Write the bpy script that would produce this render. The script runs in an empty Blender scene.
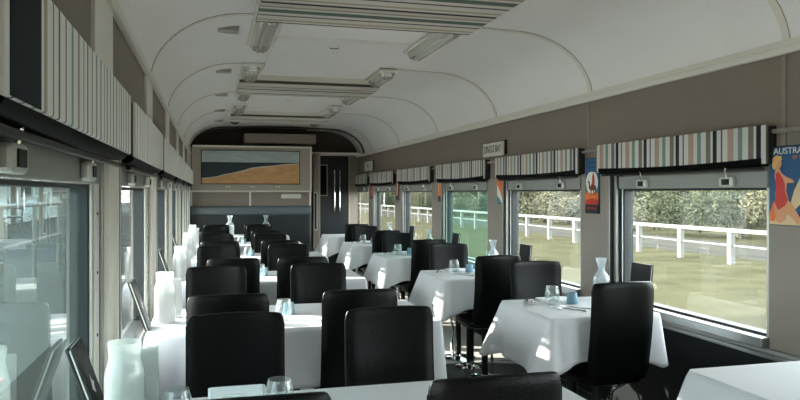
import bpy, bmesh, math, random
from mathutils import Vector, Matrix
PI = math.pi
S = bpy.context.scene
COL = S.collection
random.seed(7)

# ------------------------------------------------------------------ camera, light, exposure
EYE = 1.33
YAW = math.atan(189 / 700)
cam = bpy.data.cameras.new('camera')
cam.sensor_width = 36; cam.lens = 700 / 800 * 36; cam.shift_y = -7 / 800; cam.clip_start = 0.05; cam.clip_end = 400
camo = bpy.data.objects.new('camera', cam); COL.objects.link(camo)
camo.location = (0, 0, EYE); camo.rotation_euler = (PI / 2, 0, -YAW)
S.camera = camo

W = bpy.data.worlds.new('sky'); S.world = W; W.use_nodes = True
wn = W.node_tree; wn.nodes.clear()
bg = wn.nodes.new('ShaderNodeBackground'); wo = wn.nodes.new('ShaderNodeOutputWorld')
bg.inputs[0].default_value = (0.86, 0.93, 1.0, 1); bg.inputs[1].default_value = 1.6
wn.links.new(bg.outputs[0], wo.inputs[0])

SUN_EL = math.radians(20); SUN_K = -0.39       # rays travel towards +x and, by SUN_K, towards +y
sun = bpy.data.lights.new('sun', 'SUN'); sun.energy = 3.4; sun.angle = math.radians(0.6); sun.color = (1.0, 0.94, 0.85)
suno = bpy.data.objects.new('sun', sun); COL.objects.link(suno)
dirv = Vector((1, SUN_K, -math.tan(SUN_EL) * math.hypot(1, SUN_K))).normalized()
suno.rotation_euler = dirv.to_track_quat('-Z', 'Y').to_euler()
suno.location = (-20, -10, 20)

P = 1.66
XL, XR = -0.33, 2.44
ZG0, ZG1 = 0.68, 1.355          # window glass
ZC = 1.95                        # cornice
ZT = 2.37                        # ceiling
YB, YE = -2.6, 13.2
YP = 11.85                       # door partition
def win_y(k): return 2.63 + P * k, 3.79 + P * k

for side, x, ks in (('left', XL - 0.09, range(-3, 5)), ('right', XR + 0.09, range(-3, 6))):      # portals guide the daylight through the windows
    for k in ks:
        a, b = win_y(k)
        L = bpy.data.lights.new('window_daylight', 'AREA'); L.shape = 'RECTANGLE'; L.size = ZG1 - ZG0 + .1; L.size_y = b - a + .1
        L.cycles.is_portal = True
        o = bpy.data.objects.new('window_daylight', L); COL.objects.link(o)
        o.location = (x, (a + b) / 2, (ZG0 + ZG1) / 2)
        o.rotation_euler = (0, -PI / 2 if side == 'left' else PI / 2, 0)
S.view_settings.view_transform = 'Standard'; S.view_settings.look = 'None'
S.view_settings.gamma = 1; S.view_settings.use_curve_mapping = False
S.view_settings.exposure = 3.1
S.cycles.max_bounces = 12; S.cycles.diffuse_bounces = 7; S.cycles.glossy_bounces = 4
S.cycles.transparent_max_bounces = 24; S.cycles.transmission_bounces = 8
S.cycles.sample_clamp_indirect = 6
S.cycles.caustics_reflective = False; S.cycles.caustics_refractive = False

# ------------------------------------------------------------------ materials
def lin(c):
    return tuple((v / 255 / 12.92) if v / 255 <= 0.04045 else ((v / 255 + 0.055) / 1.055) ** 2.4 for v in c) + (1,)
MATS = {}
def mat(name, col, rough=0.6, metal=0, spec=0.5, noise=0.0, nscale=8.0, bump=0.0, bscale=60.0, coat=0.0, stretch=None):
    m = bpy.data.materials.new(name); m.use_nodes = True; MATS[name] = m
    nt = m.node_tree; b = nt.nodes['Principled BSDF']
    c = col if len(col) == 4 else lin(col)
    b.inputs['Base Color'].default_value = c; b.inputs['Roughness'].default_value = rough
    b.inputs['Metallic'].default_value = metal; b.inputs['Specular IOR Level'].default_value = spec
    b.inputs['Coat Weight'].default_value = coat
    tc = nt.nodes.new('ShaderNodeTexCoord'); src = tc.outputs['Object']
    if stretch:
        mp = nt.nodes.new('ShaderNodeMapping'); mp.inputs['Scale'].default_value = stretch
        nt.links.new(src, mp.inputs[0]); src = mp.outputs[0]
    if noise:
        n = nt.nodes.new('ShaderNodeTexNoise'); n.inputs['Scale'].default_value = nscale; n.inputs['Detail'].default_value = 5
        nt.links.new(src, n.inputs['Vector'])
        r = nt.nodes.new('ShaderNodeValToRGB')
        r.color_ramp.elements[0].position = 0.3; r.color_ramp.elements[1].position = 0.7
        r.color_ramp.elements[0].color = tuple(v * (1 - noise) for v in c[:3]) + (1,)
        r.color_ramp.elements[1].color = tuple(min(1, v * (1 + noise)) for v in c[:3]) + (1,)
        nt.links.new(n.outputs['Fac'], r.inputs[0]); nt.links.new(r.outputs[0], b.inputs['Base Color'])
    if bump:
        n2 = nt.nodes.new('ShaderNodeTexNoise'); n2.inputs['Scale'].default_value = bscale; n2.inputs['Detail'].default_value = 4
        nt.links.new(src, n2.inputs['Vector'])
        bp = nt.nodes.new('ShaderNodeBump'); bp.inputs['Strength'].default_value = bump; bp.inputs['Distance'].default_value = 0.01
        nt.links.new(n2.outputs['Fac'], bp.inputs['Height']); nt.links.new(bp.outputs[0], b.inputs['Normal'])
    return m
def glass_mat(name, tint=(1, 1, 1, 1), refl=1.0, rough=0.0, ior=1.45, haze=0.0, hazecol=(.8, .8, .8, 1)):
    m = bpy.data.materials.new(name); m.use_nodes = True; MATS[name] = m
    nt = m.node_tree; nt.nodes.clear()
    out = nt.nodes.new('ShaderNodeOutputMaterial'); tr = nt.nodes.new('ShaderNodeBsdfTransparent'); gl = nt.nodes.new('ShaderNodeBsdfGlossy')
    tr.inputs[0].default_value = tint; gl.inputs['Roughness'].default_value = rough; gl.inputs[0].default_value = (refl, refl, refl, 1)
    lw = nt.nodes.new('ShaderNodeLayerWeight'); lw.inputs[0].default_value = 0.5      # facing: same on both sides of a sheet
    pw = nt.nodes.new('ShaderNodeMath'); pw.operation = 'POWER'; pw.inputs[1].default_value = 5; nt.links.new(lw.outputs['Facing'], pw.inputs[0])
    fr = nt.nodes.new('ShaderNodeMath'); fr.operation = 'MULTIPLY_ADD'; fr.inputs[1].default_value = 0.96; fr.inputs[2].default_value = 0.04; nt.links.new(pw.outputs[0], fr.inputs[0])
    mx = nt.nodes.new('ShaderNodeMixShader'); nt.links.new(fr.outputs[0], mx.inputs[0])
    base = tr.outputs[0]
    if haze:
        df = nt.nodes.new('ShaderNodeBsdfDiffuse'); df.inputs[0].default_value = hazecol
        tl = nt.nodes.new('ShaderNodeBsdfTranslucent'); tl.inputs[0].default_value = hazecol
        ad = nt.nodes.new('ShaderNodeMixShader'); ad.inputs[0].default_value = 0.5
        nt.links.new(df.outputs[0], ad.inputs[1]); nt.links.new(tl.outputs[0], ad.inputs[2])
        m2 = nt.nodes.new('ShaderNodeMixShader'); m2.inputs[0].default_value = haze
        nt.links.new(tr.outputs[0], m2.inputs[1]); nt.links.new(ad.outputs[0], m2.inputs[2]); base = m2.outputs[0]
    nt.links.new(base, mx.inputs[1]); nt.links.new(gl.outputs[0], mx.inputs[2]); nt.links.new(mx.outputs[0], out.inputs[0])
    return m
def stripe_mat(name, stops, period, axis='Y', off=0.0, fabric=True):
    m = bpy.data.materials.new(name); m.use_nodes = True; MATS[name] = m
    nt = m.node_tree; b = nt.nodes['Principled BSDF']; b.inputs['Roughness'].default_value = 0.85
    tc = nt.nodes.new('ShaderNodeTexCoord'); sp = nt.nodes.new('ShaderNodeSeparateXYZ'); nt.links.new(tc.outputs['Object'], sp.inputs[0])
    ad = nt.nodes.new('ShaderNodeMath'); ad.operation = 'ADD'; ad.inputs[1].default_value = off + 50 * period
    nt.links.new(sp.outputs[axis], ad.inputs[0])
    dv = nt.nodes.new('ShaderNodeMath'); dv.operation = 'DIVIDE'; dv.inputs[1].default_value = period; nt.links.new(ad.outputs[0], dv.inputs[0])
    fr = nt.nodes.new('ShaderNodeMath'); fr.operation = 'FRACT'; nt.links.new(dv.outputs[0], fr.inputs[0])
    r = nt.nodes.new('ShaderNodeValToRGB'); r.color_ramp.interpolation = 'CONSTANT'
    e = r.color_ramp.elements
    e[0].position = stops[0][0]; e[0].color = lin(stops[0][1])
    e[1].position = stops[1][0]; e[1].color = lin(stops[1][1])
    for p, c in stops[2:]:
        n = e.new(p); n.color = lin(c)
    nt.links.new(fr.outputs[0], r.inputs[0]); nt.links.new(r.outputs[0], b.inputs['Base Color'])
    n2 = nt.nodes.new('ShaderNodeTexNoise'); n2.inputs['Scale'].default_value = 400
    bp = nt.nodes.new('ShaderNodeBump'); bp.inputs['Strength'].default_value = 0.15
    nt.links.new(n2.outputs['Fac'], bp.inputs['Height']); nt.links.new(bp.outputs[0], b.inputs['Normal'])
    return m

mat('ceiling_paint', (240, 239, 236), 0.32, noise=0.02, nscale=2)
mat('cream_trim', (226, 222, 212), 0.4)
mat('taupe_wall', (133, 121, 110), 0.55, noise=0.03, nscale=3)
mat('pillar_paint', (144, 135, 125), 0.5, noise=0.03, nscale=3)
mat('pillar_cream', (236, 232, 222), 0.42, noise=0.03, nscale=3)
mat('tan_strip', (176, 146, 118), 0.5)
mat('groove', (60, 56, 50), 0.7)
mat('dark_wainscot', (8, 14, 16), 0.6, spec=.2, noise=0.1)
mat('floor_vinyl', (196, 195, 190), 0.35, noise=0.08, nscale=6)
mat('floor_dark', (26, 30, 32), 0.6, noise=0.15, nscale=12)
mat('aluminium', (160, 162, 160), 0.35, 0.85, stretch=(1, 1, 1), noise=0.04)
mat('sash_grey', (150, 152, 146), 0.5, 0.1)
mat('latch_metal', (205, 205, 198), 0.35, 0.4)
mat('jamb_dark', (8, 20, 24), 0.5)
mat('chrome', (225, 225, 225), 0.12, 1.0)
mat('black_rubber', (12, 16, 18), 0.6)
mat('blind_black', (3, 4, 4), 0.55, spec=.08, bump=0.1, bscale=20)
mat('leather_black', (4, 5, 5), 0.32, spec=0.2, bump=0.12, bscale=180)
mat('black_metal', (10, 12, 12), 0.35, 0.3)
mat('linen', (204, 206, 210), 0.8, bump=0.12, bscale=300)
mat('napkin_linen', (222, 226, 230), 0.8, bump=0.2, bscale=120)
mat('table_wood', (120, 88, 60), 0.5, noise=0.2, nscale=5, stretch=(1, 8, 1))
mat('blue_glass_cup', (104, 140, 158), 0.25, spec=0.6)
mat('wax', (230, 232, 230), 0.5)
mat('steel', (200, 200, 200), 0.18, 1.0)
mat('menu_leather', (16, 17, 18), 0.4, bump=0.15, bscale=120)
mat('white_print', (232, 230, 224), 0.6)
mat('dark_print', (24, 24, 26), 0.6)
mat('booth_vinyl', (80, 90, 93), 0.4, bump=0.1)
mat('booth_dark', (15, 22, 25), 0.45)
mat('navy_door', (5, 12, 18), 0.35)
mat('door_frame', (158, 146, 130), 0.45)
mat('sign_board', (216, 212, 200), 0.5)
mat('picture_frame', (176, 167, 152), 0.5)
mat('dark_edge', (34, 32, 30), 0.6)
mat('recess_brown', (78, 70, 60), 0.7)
mat('vent_metal', (160, 156, 146), 0.4)
mat('vent_slot', (100, 94, 86), 0.6)
mat('paint_sky', (178, 192, 190), 0.6, noise=0.12, nscale=5, stretch=(1, 1, 5))
mat('paint_sea', (38, 52, 60), 0.5, noise=0.35, nscale=8, stretch=(1, 1, 6))
mat('paint_foam', (210, 208, 198), 0.6, noise=0.1, nscale=30)
mat('paint_sand', (216, 168, 116), 0.6, noise=0.15, nscale=5, stretch=(1, 1, 3))
for n, c in (('p_blue', (24, 84, 128)), ('p_deep', (16, 44, 70)), ('p_red', (206, 52, 40)), ('p_orange', (232, 120, 48)), ('p_skin', (222, 156, 112)),
             ('p_blonde', (226, 184, 110)), ('p_white', (232, 232, 224)), ('p_black', (20, 14, 16)), ('p_sand', (226, 196, 150)), ('p_teal', (60, 138, 150)), ('p_brown', (120, 44, 30))):
    mat(n, c, 0.45)
glass_mat('window_glass', (0.90, 0.92, 0.89, 1), 1.0, haze=0.008, hazecol=(.4, .42, .4, 1))
glass_mat('tinted_glass', (0.66, 0.80, 0.74, 1), 1.0, haze=0.05, hazecol=(.2, .36, .32, 1))
glass_mat('shaded_glass', (0.60, 0.68, 0.66, 1), 1.0, haze=0.05, hazecol=(.25, .3, .3, 1))  # darker tint stands in for the verandah shade seen through this pane
glass_mat('clear_glass', (0.88, 0.91, 0.91, 1), 1.0, haze=0.07)
glass_mat('frosted_glass', (0.9, 0.93, 0.94, 1), 1.0, haze=0.45, hazecol=(.66, .65, .64, 1))
glass_mat('carafe_glass', (0.86, 0.9, 0.92, 1), 1.0, haze=0.16, hazecol=(.9, .92, .93, 1))
glass_mat('lamp_glass', (0.86, 0.86, 0.82, 1), 1.0, rough=0.15, haze=0.35, hazecol=(.8, .8, .76, 1))
glass_mat('acrylic', (0.85, 0.87, 0.87, 1), 1.0, haze=0.4, hazecol=(.7, .7, .7, 1))
# stripes, near to far: navy, white, grey taupe, white, sage, cream, beige, white
ST = [(0.0, (28, 36, 46)), (0.10, (205, 203, 196)), (0.155, (122, 114, 104)), (0.27, (208, 206, 199)), (0.40, (120, 142, 134)), (0.50, (204, 202, 196)),
      (0.60, (176, 152, 134)), (0.74, (210, 208, 202)), (0.86, (98, 92, 86)), (0.90, (206, 204, 198))]
stripe_mat('striped_fabric', ST, 0.285, 'Y', off=-2.60 + 0.002)
STL = [(0.0, (90, 96, 104)), (0.04, (246, 245, 240)), (0.20, (140, 134, 126)), (0.24, (246, 245, 240)), (0.40, (150, 172, 166)), (0.47, (246, 245, 240)),
       (0.62, (190, 176, 164)), (0.70, (246, 245, 240)), (0.84, (120, 118, 116)), (0.87, (246, 245, 240))]
stripe_mat('striped_fabric_pale', STL, 0.285, 'Y', off=-2.60)
STC = [(0.0, (86, 104, 94)), (0.16, (214, 210, 202)), (0.28, (64, 60, 58)), (0.33, (212, 208, 198)), (0.50, (180, 166, 150)), (0.58, (216, 212, 204)), (0.66, (40, 38, 40)), (0.74, (196, 190, 178)), (0.86, (150, 140, 128)), (0.92, (212, 208, 200))]
stripe_mat('striped_ceiling_fabric', STC, 0.42, 'Y', off=-3.16)
mat('grass_ground', (62, 60, 46), 0.95, spec=0.0, noise=0.22, nscale=0.9)
mat('gravel', (80, 68, 59), 0.95, spec=0.0, noise=0.25, nscale=6)
mat('dirt_road', (62, 61, 57), 0.95, spec=0.0, noise=0.1, nscale=1)
mat('white_fence_paint', (98, 98, 94), 0.6)
mat('bark', (92, 86, 76), 0.9, spec=0.0, noise=0.3, nscale=10)
mat('leaf_grey', (66, 70, 54), 0.8, spec=0.0, noise=0.4, nscale=3)
mat('leaf_pale', (88, 85, 69), 0.8, spec=0.0, noise=0.3, nscale=3)
mat('leaf_dark', (46, 50, 39), 0.8, spec=0.0, noise=0.4, nscale=3)
mat('bounce_concrete', (205, 204, 196), 0.9, spec=0.0, noise=0.12, nscale=2)  # very pale so the unseen platform bounces sunlight up to the ceiling
mat('reflection_pink', (150, 74, 72), 0.9, noise=.1)  # colour of a pink reflection in the left window
mat('band_navy', (14, 28, 38), 0.9)
mat('shaded_platform', (72, 74, 74), 0.9, spec=0.0, noise=0.12, nscale=2)  # dark tone puts the verandah's shade into the platform colour
mat('weatherboard', (150, 152, 148), 0.7)
mat('iron_green', (30, 40, 40), 0.5, 0.3)
mat('bench_slats', (150, 160, 166), 0.6)
mat('brown_post', (104, 88, 72), 0.7)
mat('steel_roof', (120, 124, 124), 0.5)
mat('train_skin', (120, 60, 50), 0.5)

# ------------------------------------------------------------------ mesh helpers
class MB:
    def __init__(s): s.bm = bmesh.new()
    def box(s, x0, x1, y0, y1, z0, z1, bev=0, seg=2):
        r = bmesh.ops.create_cube(s.bm, size=1.0)
        vs = r['verts']
        for v in vs: v.co = Vector(((x0 + x1) / 2 + v.co.x * (x1 - x0), (y0 + y1) / 2 + v.co.y * (y1 - y0), (z0 + z1) / 2 + v.co.z * (z1 - z0)))
        if bev:
            es = list({e for v in vs for e in v.link_edges})
            bmesh.ops.bevel(s.bm, geom=es, offset=bev, segments=seg, affect='EDGES', profile=0.5)
        return s
    def tube(s, pts, r, n=10, cap=True):
        pts = [Vector(p) for p in pts]; rr = r if isinstance(r, (list, tuple)) else [r] * len(pts)
        rings = []
        up = Vector((0, 0, 1))
        d0 = (pts[1] - pts[0]).normalized()
        u = d0.cross(up) if abs(d0.z) < 0.95 else d0.cross(Vector((1, 0, 0))); u.normalize()
        for i, p in enumerate(pts):
            d = (pts[min(i + 1, len(pts) - 1)] - pts[max(i - 1, 0)]).normalized()
            u = (u - d * u.dot(d)).normalized(); v = d.cross(u)
            rings.append([s.bm.verts.new(p + (u * math.cos(2 * PI * k / n) + v * math.sin(2 * PI * k / n)) * rr[i]) for k in range(n)])
        for a, b in zip(rings, rings[1:]):
            for k in range(n): s.bm.faces.new((a[k], a[(k + 1) % n], b[(k + 1) % n], b[k]))
        if cap: s.bm.faces.new(rings[0][::-1]); s.bm.faces.new(rings[-1])
        return s
    def lathe(s, prof, c=(0, 0, 0), n=24, flute=0, fl=0.0):
        rings = []
        for r, z in prof:
            if r < 1e-5: rings.append([s.bm.verts.new((c[0], c[1], c[2] + z))]); continue
            rings.append([s.bm.verts.new((c[0] + (r - (fl if flute and k % 2 else 0)) * math.cos(2 * PI * k / n), c[1] + (r - (fl if flute and k % 2 else 0)) * math.sin(2 * PI * k / n), c[2] + z)) for k in range(n)])
        for a, b in zip(rings, rings[1:]):
            for k in range(n):
                k2 = (k + 1) % n
                if len(a) == 1 and len(b) == 1: continue
                if len(a) == 1: s.bm.faces.new((a[0], b[k], b[k2]))
                elif len(b) == 1: s.bm.faces.new((a[k], a[k2], b[0]))
                else: s.bm.faces.new((a[k], a[k2], b[k2], b[k]))
        return s
    def poly(s, pts, depth):      # pts 3D planar outline, depth vector -> solid prism
        d = Vector(depth); a = [s.bm.verts.new(Vector(p)) for p in pts]; b = [s.bm.verts.new(Vector(p) + d) for p in pts]
        s.bm.faces.new(a[::-1]); s.bm.faces.new(b)
        n = len(a)
        for k in range(n): s.bm.faces.new((a[k], a[(k + 1) % n], b[(k + 1) % n], b[k]))
        return s
    def quad(s, a, b, c, d):
        s.bm.faces.new([s.bm.verts.new(Vector(p)) for p in (a, b, c, d)]); return s
    def build(s, name, m, parent=None, smooth=False, loc=None):
        bmesh.ops.recalc_face_normals(s.bm, faces=s.bm.faces)
        me = bpy.data.meshes.new(name); s.bm.to_mesh(me); s.bm.free()
        if smooth:
            for p in me.polygons: p.use_smooth = True
            try: me.set_sharp_from_angle(angle=math.radians(40))
            except Exception: pass
        me.materials.append(MATS[m]); o = bpy.data.objects.new(name, me); COL.objects.link(o)
        if parent: o.parent = parent
        if loc: o.location = loc
        return o
def tag(o, label=None, cat=None, group=None, kind=None):
    if label: o['label'] = label
    if cat: o['category'] = cat
    if group: o['group'] = group
    if kind: o['kind'] = kind
    return o
def empty(name, loc=(0, 0, 0), rz=0, **k):
    o = bpy.data.objects.new(name, None); COL.objects.link(o); o.location = loc; o.rotation_euler = (0, 0, rz); o.empty_display_size = .1
    return tag(o, **k)
def struct(o): o['kind'] = 'structure'; return o
KIDS = {}
def children(o): return [c for c in bpy.data.objects if c.parent == o]
def copy_tree(o, parent=None, label=None, group=None):
    c = o.copy(); COL.objects.link(c)
    if parent: c.parent = parent
    if label: c['label'] = label
    if group: c['group'] = group
    for ch in children(o):
        if ch is not c: copy_tree(ch, c)
    return c
def text_mesh(name, body, size, m, parent, mtx, depth=0.0006, sx=1.0):
    cu = bpy.data.curves.new(name, 'FONT'); cu.body = body; cu.size = size; cu.extrude = depth; cu.align_x = 'CENTER'; cu.align_y = 'CENTER'
    to = bpy.data.objects.new(name, cu); COL.objects.link(to)
    dg = bpy.context.evaluated_depsgraph_get(); me = bpy.data.meshes.new_from_object(to.evaluated_get(dg))
    bpy.data.objects.remove(to); bpy.data.curves.remove(cu)
    me.transform(mtx @ Matrix.Diagonal((sx, 1, 1, 1)))
    me.materials.clear(); me.materials.append(MATS[m])
    o = bpy.data.objects.new(name, me); COL.objects.link(o); o.parent = parent
    return o
ORD = ['first', 'second', 'third', 'fourth', 'fifth', 'sixth', 'seventh']

# ------------------------------------------------------------------ the shell
TH = 0.07
mb = MB().box(XL - TH, XR + TH, YB, YE, -0.1, 0); struct(mb.build('floor', 'floor_vinyl'))
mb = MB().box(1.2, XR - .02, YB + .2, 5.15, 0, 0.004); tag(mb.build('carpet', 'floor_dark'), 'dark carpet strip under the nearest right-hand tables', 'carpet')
def wall(side):
    inner = XL if side == 'left' else XR
    x0, x1 = (inner - TH, inner) if side == 'left' else (inner, inner + TH)
    mb = MB(); mb.box(x0, x1, YB, YE, 0, ZG0); mb.box(x0, x1, YB, YE, ZG1 + .03, ZC + .1)
    ks = list(range(-3, 5 if side == 'left' else 6)); y = YB
    for k in ks:
        a, b = win_y(k); mb.box(x0, x1, y, a, ZG0, ZG1 + .03); y = b
    mb.box(x0, x1, y, YE, ZG0, ZG1 + .03)
    struct(mb.build('wall_' + side, 'taupe_wall'))
wall('left'); wall('right')
struct(MB().box(XL, XR, YE - .1, YE, 0, 2.4).build('wall_back', 'navy_door'))
struct(MB().box(XL, XR, YB, YB + .1, 0, 2.4).build('wall_front', 'taupe_wall'))
# ceiling: cove, flat middle, cove
def prof(off=0.0, n=14):
    pts = []
    rx, rz = 0.55 - 0.0, ZT - ZC
    for i in range(n + 1):
        t = PI / 2 * i / n
        pts.append((XR - rx + (rx + off) * math.cos(t), ZC + (rz + off) * math.sin(t)))
    for i in range(1, 8):
        f = i / 8; x = (XR - rx) + (XL + rx - (XR - rx)) * f
        pts.append((x, ZT + off + 0.02 * math.sin(PI * f)))
    for i in range(n, -1, -1):
        t = PI / 2 * i / n
        pts.append((XL + rx - (rx + off) * math.cos(t), ZC + (rz + off) * math.sin(t)))
    return pts
def shell(name, m, y0, y1, o0, o1, part=None):
    mb = MB(); a = prof(o0); b = prof(o1)
    if part: a = a[part[0]:part[1]]; b = b[part[0]:part[1]]
    V = [[mb.bm.verts.new((x, y, z)) for x, z in pr] for pr, y in ((a, y0), (a, y1), (b, y0), (b, y1))]
    n = len(a)
    for i in range(n - 1):
        mb.bm.faces.new((V[0][i], V[0][i + 1], V[1][i + 1], V[1][i])); mb.bm.faces.new((V[2][i], V[3][i], V[3][i + 1], V[2][i + 1]))
        mb.bm.faces.new((V[0][i], V[2][i], V[2][i + 1], V[0][i + 1])); mb.bm.faces.new((V[1][i], V[1][i + 1], V[3][i + 1], V[3][i]))
    for i in (0, n - 1): mb.bm.faces.new((V[0][i], V[1][i], V[3][i], V[2][i]))
    return mb.build(name, m, smooth=True)
struct(shell('ceiling', 'ceiling_paint', YB, YE, 0.0, 0.14))
ti = [0]
def trim(mb, m, smooth=False):
    ti[0] += 1; return struct(mb.build('trim_%d' % ti[0], m, smooth=smooth))
RIBS = [-0.80, 0.86, 2.52, 4.16, 5.76, 7.42, 9.08, 10.72]
for y in RIBS:
    o = shell('trim_%d' % (ti[0] + 1), 'cream_trim', y - .020, y + .020, -0.0045, 0.002); ti[0] += 1; struct(o)
    o = shell('trim_%d' % (ti[0] + 1), 'door_frame', y - .023, y + .018, -0.003, 0.002); ti[0] += 1; struct(o)
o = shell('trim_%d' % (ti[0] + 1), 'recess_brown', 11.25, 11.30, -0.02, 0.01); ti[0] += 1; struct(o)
for x0, x1, xs in ((XL, XL + .028, 1), (XR - .028, XR, -1)):
    trim(MB().box(x0, x1, YB, YP, ZC - .012, ZC + .022, .006), 'cream_trim')
    xa = x0 if xs == 1 else x1
    trim(MB().box(min(xa, xa + xs * .014), max(xa, xa + xs * .014), YB, YP, ZC + .022, ZC + .05), 'cream_trim')

# wainscot, sills, rails, seams, pillar strips
trim(MB().box(XR - .012, XR, YB, YP, 0.004, 0.585), 'dark_wainscot')
trim(MB().box(XL, XL + .012, YB, YP, 0.004, 0.585), 'dark_wainscot')
for s, x in ((1, XL), (-1, XR)):
    f = lambda a, b: (min(x + s * a, x + s * b), max(x + s * a, x + s * b))
    trim(MB().box(*f(0, .03), YB, YP, 0.585, 0.605, .004), 'aluminium')
    trim(MB().box(*f(0, .018), YB, YP, 0.605, 0.628, .004), 'sash_grey')
    trim(MB().box(*f(0, .028), YB, YP, 1.595, 1.615, .006), 'pillar_paint')          # rail behind the pelmets
    for k in range(-3, 6 if s < 0 else 5):
        b = win_y(k)[1]; a2 = win_y(k + 1)[0]; c = a2 - .095
        trim(MB().box(*f(0, .006), c - .011, c + .011, 1.36, ZC - .012), 'pillar_paint')
        if k > 4: continue
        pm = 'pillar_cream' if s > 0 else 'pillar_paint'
        g = (lambda p, q: (a2 - q, a2 - p)) if s > 0 else (lambda p, q: (b + p, b + q))
        trim(MB().box(*f(0, .012), *((b + .02, a2 - .10) if s > 0 else (b + .13, a2 - .015)), 0.63, 1.45, .003), pm)
        if s > 0: trim(MB().box(*f(0, .011), b + .02, a2 - .10, 1.45, ZC - .012), 'pillar_cream')
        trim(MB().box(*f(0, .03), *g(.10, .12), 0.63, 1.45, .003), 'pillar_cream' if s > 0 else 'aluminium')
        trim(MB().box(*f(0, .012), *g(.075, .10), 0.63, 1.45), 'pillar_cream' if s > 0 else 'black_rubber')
        trim(MB().box(*f(0, .012), *g(.045, .075), 0.63, 1.45), 'tan_strip')
        trim(MB().box(*f(0, .03), *g(.025, .045), 0.63, 1.45, .003), 'aluminium')
        trim(MB().box(*f(0, .008), *g(.0, .025), 0.63, 1.45), 'jamb_dark')
        if s > 0:
            trim(MB().box(*f(0.012, .022), b + .09, b + .115, 0.63, 1.45, .003), 'aluminium')
            trim(MB().box(*f(0.012, .026), b + .19, b + .21, 0.63, 1.45, .003), 'pillar_cream')
            mb = MB()
            for yy in (b + .05, b + .155, b + .26):
                for zz in (0.75, .92, 1.1, 1.27, 1.4):
                    mb.tube([(x + s * .011, yy, zz), (x + s * .0145, yy, zz)], .0045, 8)
            trim(mb, 'groove')
# arch recess and the things at the far end
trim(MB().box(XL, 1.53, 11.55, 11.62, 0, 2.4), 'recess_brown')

# ------------------------------------------------------------------ windows
wi = 0
for side, x, s, ks in (('left', XL, 1, range(-3, 5)), ('right', XR, -1, range(-3, 6))):
    f = lambda a, b: (min(x + s * a, x + s * b), max(x + s * a, x + s * b))
    for k in ks:
        a, b = win_y(k); wi += 1
        mb = MB()
        mb.box(*f(-.066, -.002), a, a + .012, ZG0, ZG1, .002); mb.box(*f(-.066, -.002), b - .012, b, ZG0, ZG1, .002)
        mb.box(*f(-.066, -.002), a, b, ZG0 - .002, ZG0 + .01, .002); mb.box(*f(-.066, -.002), a, b, ZG1 - .012, ZG1, .002)
        for yy, sg in ((a + .012, 1), (b - .012, -1)):
            z0 = ZG0 + .01
            mb.poly([(x - s * .05, yy, z0)] + [(x - s * .05, yy + sg * (.045 - .045 * math.sin(t)), z0 + .045 - .045 * math.cos(t)) for t in [PI / 2 * i / 6 for i in range(7)]], (s * .02, 0, 0))
        w = mb.build('window_%d' % wi, 'jamb_dark'); struct(w)
        mb = MB(); mb.box(*f(-.002, .007), a - .012, a + .003, ZG0, ZG1, .002); mb.box(*f(-.002, .007), b - .003, b + .012, ZG0, ZG1, .002)
        mb.build('window_frame', 'latch_metal', w)
        pane = MB().box(*f(-.030, -.026), a + .004, b - .004, ZG0 + .004, ZG1 - .004).build('pane', 'tinted_glass' if (side == 'right' and k == 2) else 'shaded_glass' if (side == 'left' and k == -1) else 'window_glass', w)
        MB().box(*f(0, .022 if side == 'left' else .055), a - .02, b + .02, 0.63, ZG0 - .002, .006).build('sill', 'aluminium', w)
        MB().box(*f(0, .024), a - .02, b + .01, ZG1, ZG1 + .075, .004).build('sash_rail', 'sash_grey', w)
        for yy in (a + .17, b - .30):
            l = MB().box(*f(.024, .05), yy, yy + .095, ZG1 + .004, ZG1 + .052, .009).build('latch', 'latch_metal', w)
            MB().box(*f(.05, .053), yy + .02, yy + .07, ZG1 + .014, ZG1 + .042, .001).build('latch_slot', 'black_rubber', l)
            MB().tube([(x + s * .045, yy + .045, ZG1 + .05), (x + s * .05, yy + .045, ZG1 + .075), (x + s * .06, yy + .03, ZG1 + .09), (x + s * .05, yy + .05, ZG1 + .1)], .004, 6).build('latch_hook', 'chrome', l)

# ------------------------------------------------------------------ pelmets and blinds
def ordw(i): return ORD[i]
RP = [(2.58 + P * k, 4.01 + P * k) for k in range(0, 6)]
for i, (a, b) in enumerate(RP):
    b = min(b, YP - .02)
    t = empty('pelmet', (XR - .055, a, 1.49), label='striped fabric pelmet over the %s right-hand window, counting from the camera' % ordw(i), cat='pelmet', group='pelmets above the right windows')
    dz = 0
    o = MB().box(0, .012, 0, b - a, -.035 + .005, .145, .004).build('fabric_front', 'striped_fabric', t)
    # keep the stripe phase: object coordinates start at each pelmet's near end
    MB().box(.012, .053, 0, .012, -.03, .14).build('end_board', 'dark_edge', t)
    MB().box(.012, .053, b - a - .012, b - a, -.03, .14).build('end_board', 'dark_edge', t)
    MB().box(.012, .053, .012, b - a - .012, .128, .14).build('top_board', 'dark_edge', t)
    bl = empty('roller_blind', (XR - .032, a, 1.475), label='rolled black blind tucked under the %s right-hand pelmet' % ordw(i), cat='blind', group='rolled blinds at the right windows')
    L = b - a - .06
    mb = MB(); mb.tube([(0, .03 + L * q / 12, -.012 * math.sin(PI * q / 12)) for q in range(13)], .026, 14); mb.build('roll', 'blind_black', bl, smooth=True)
    MB().box(-.02, -.008, .03, L, -.04, -.028, .003).build('hem_bar', 'black_metal', bl)
LP_ = [(0.98, 2.42)] + [(2.58 + P * k, 4.01 + P * k) for k in range(0, 5)]
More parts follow.
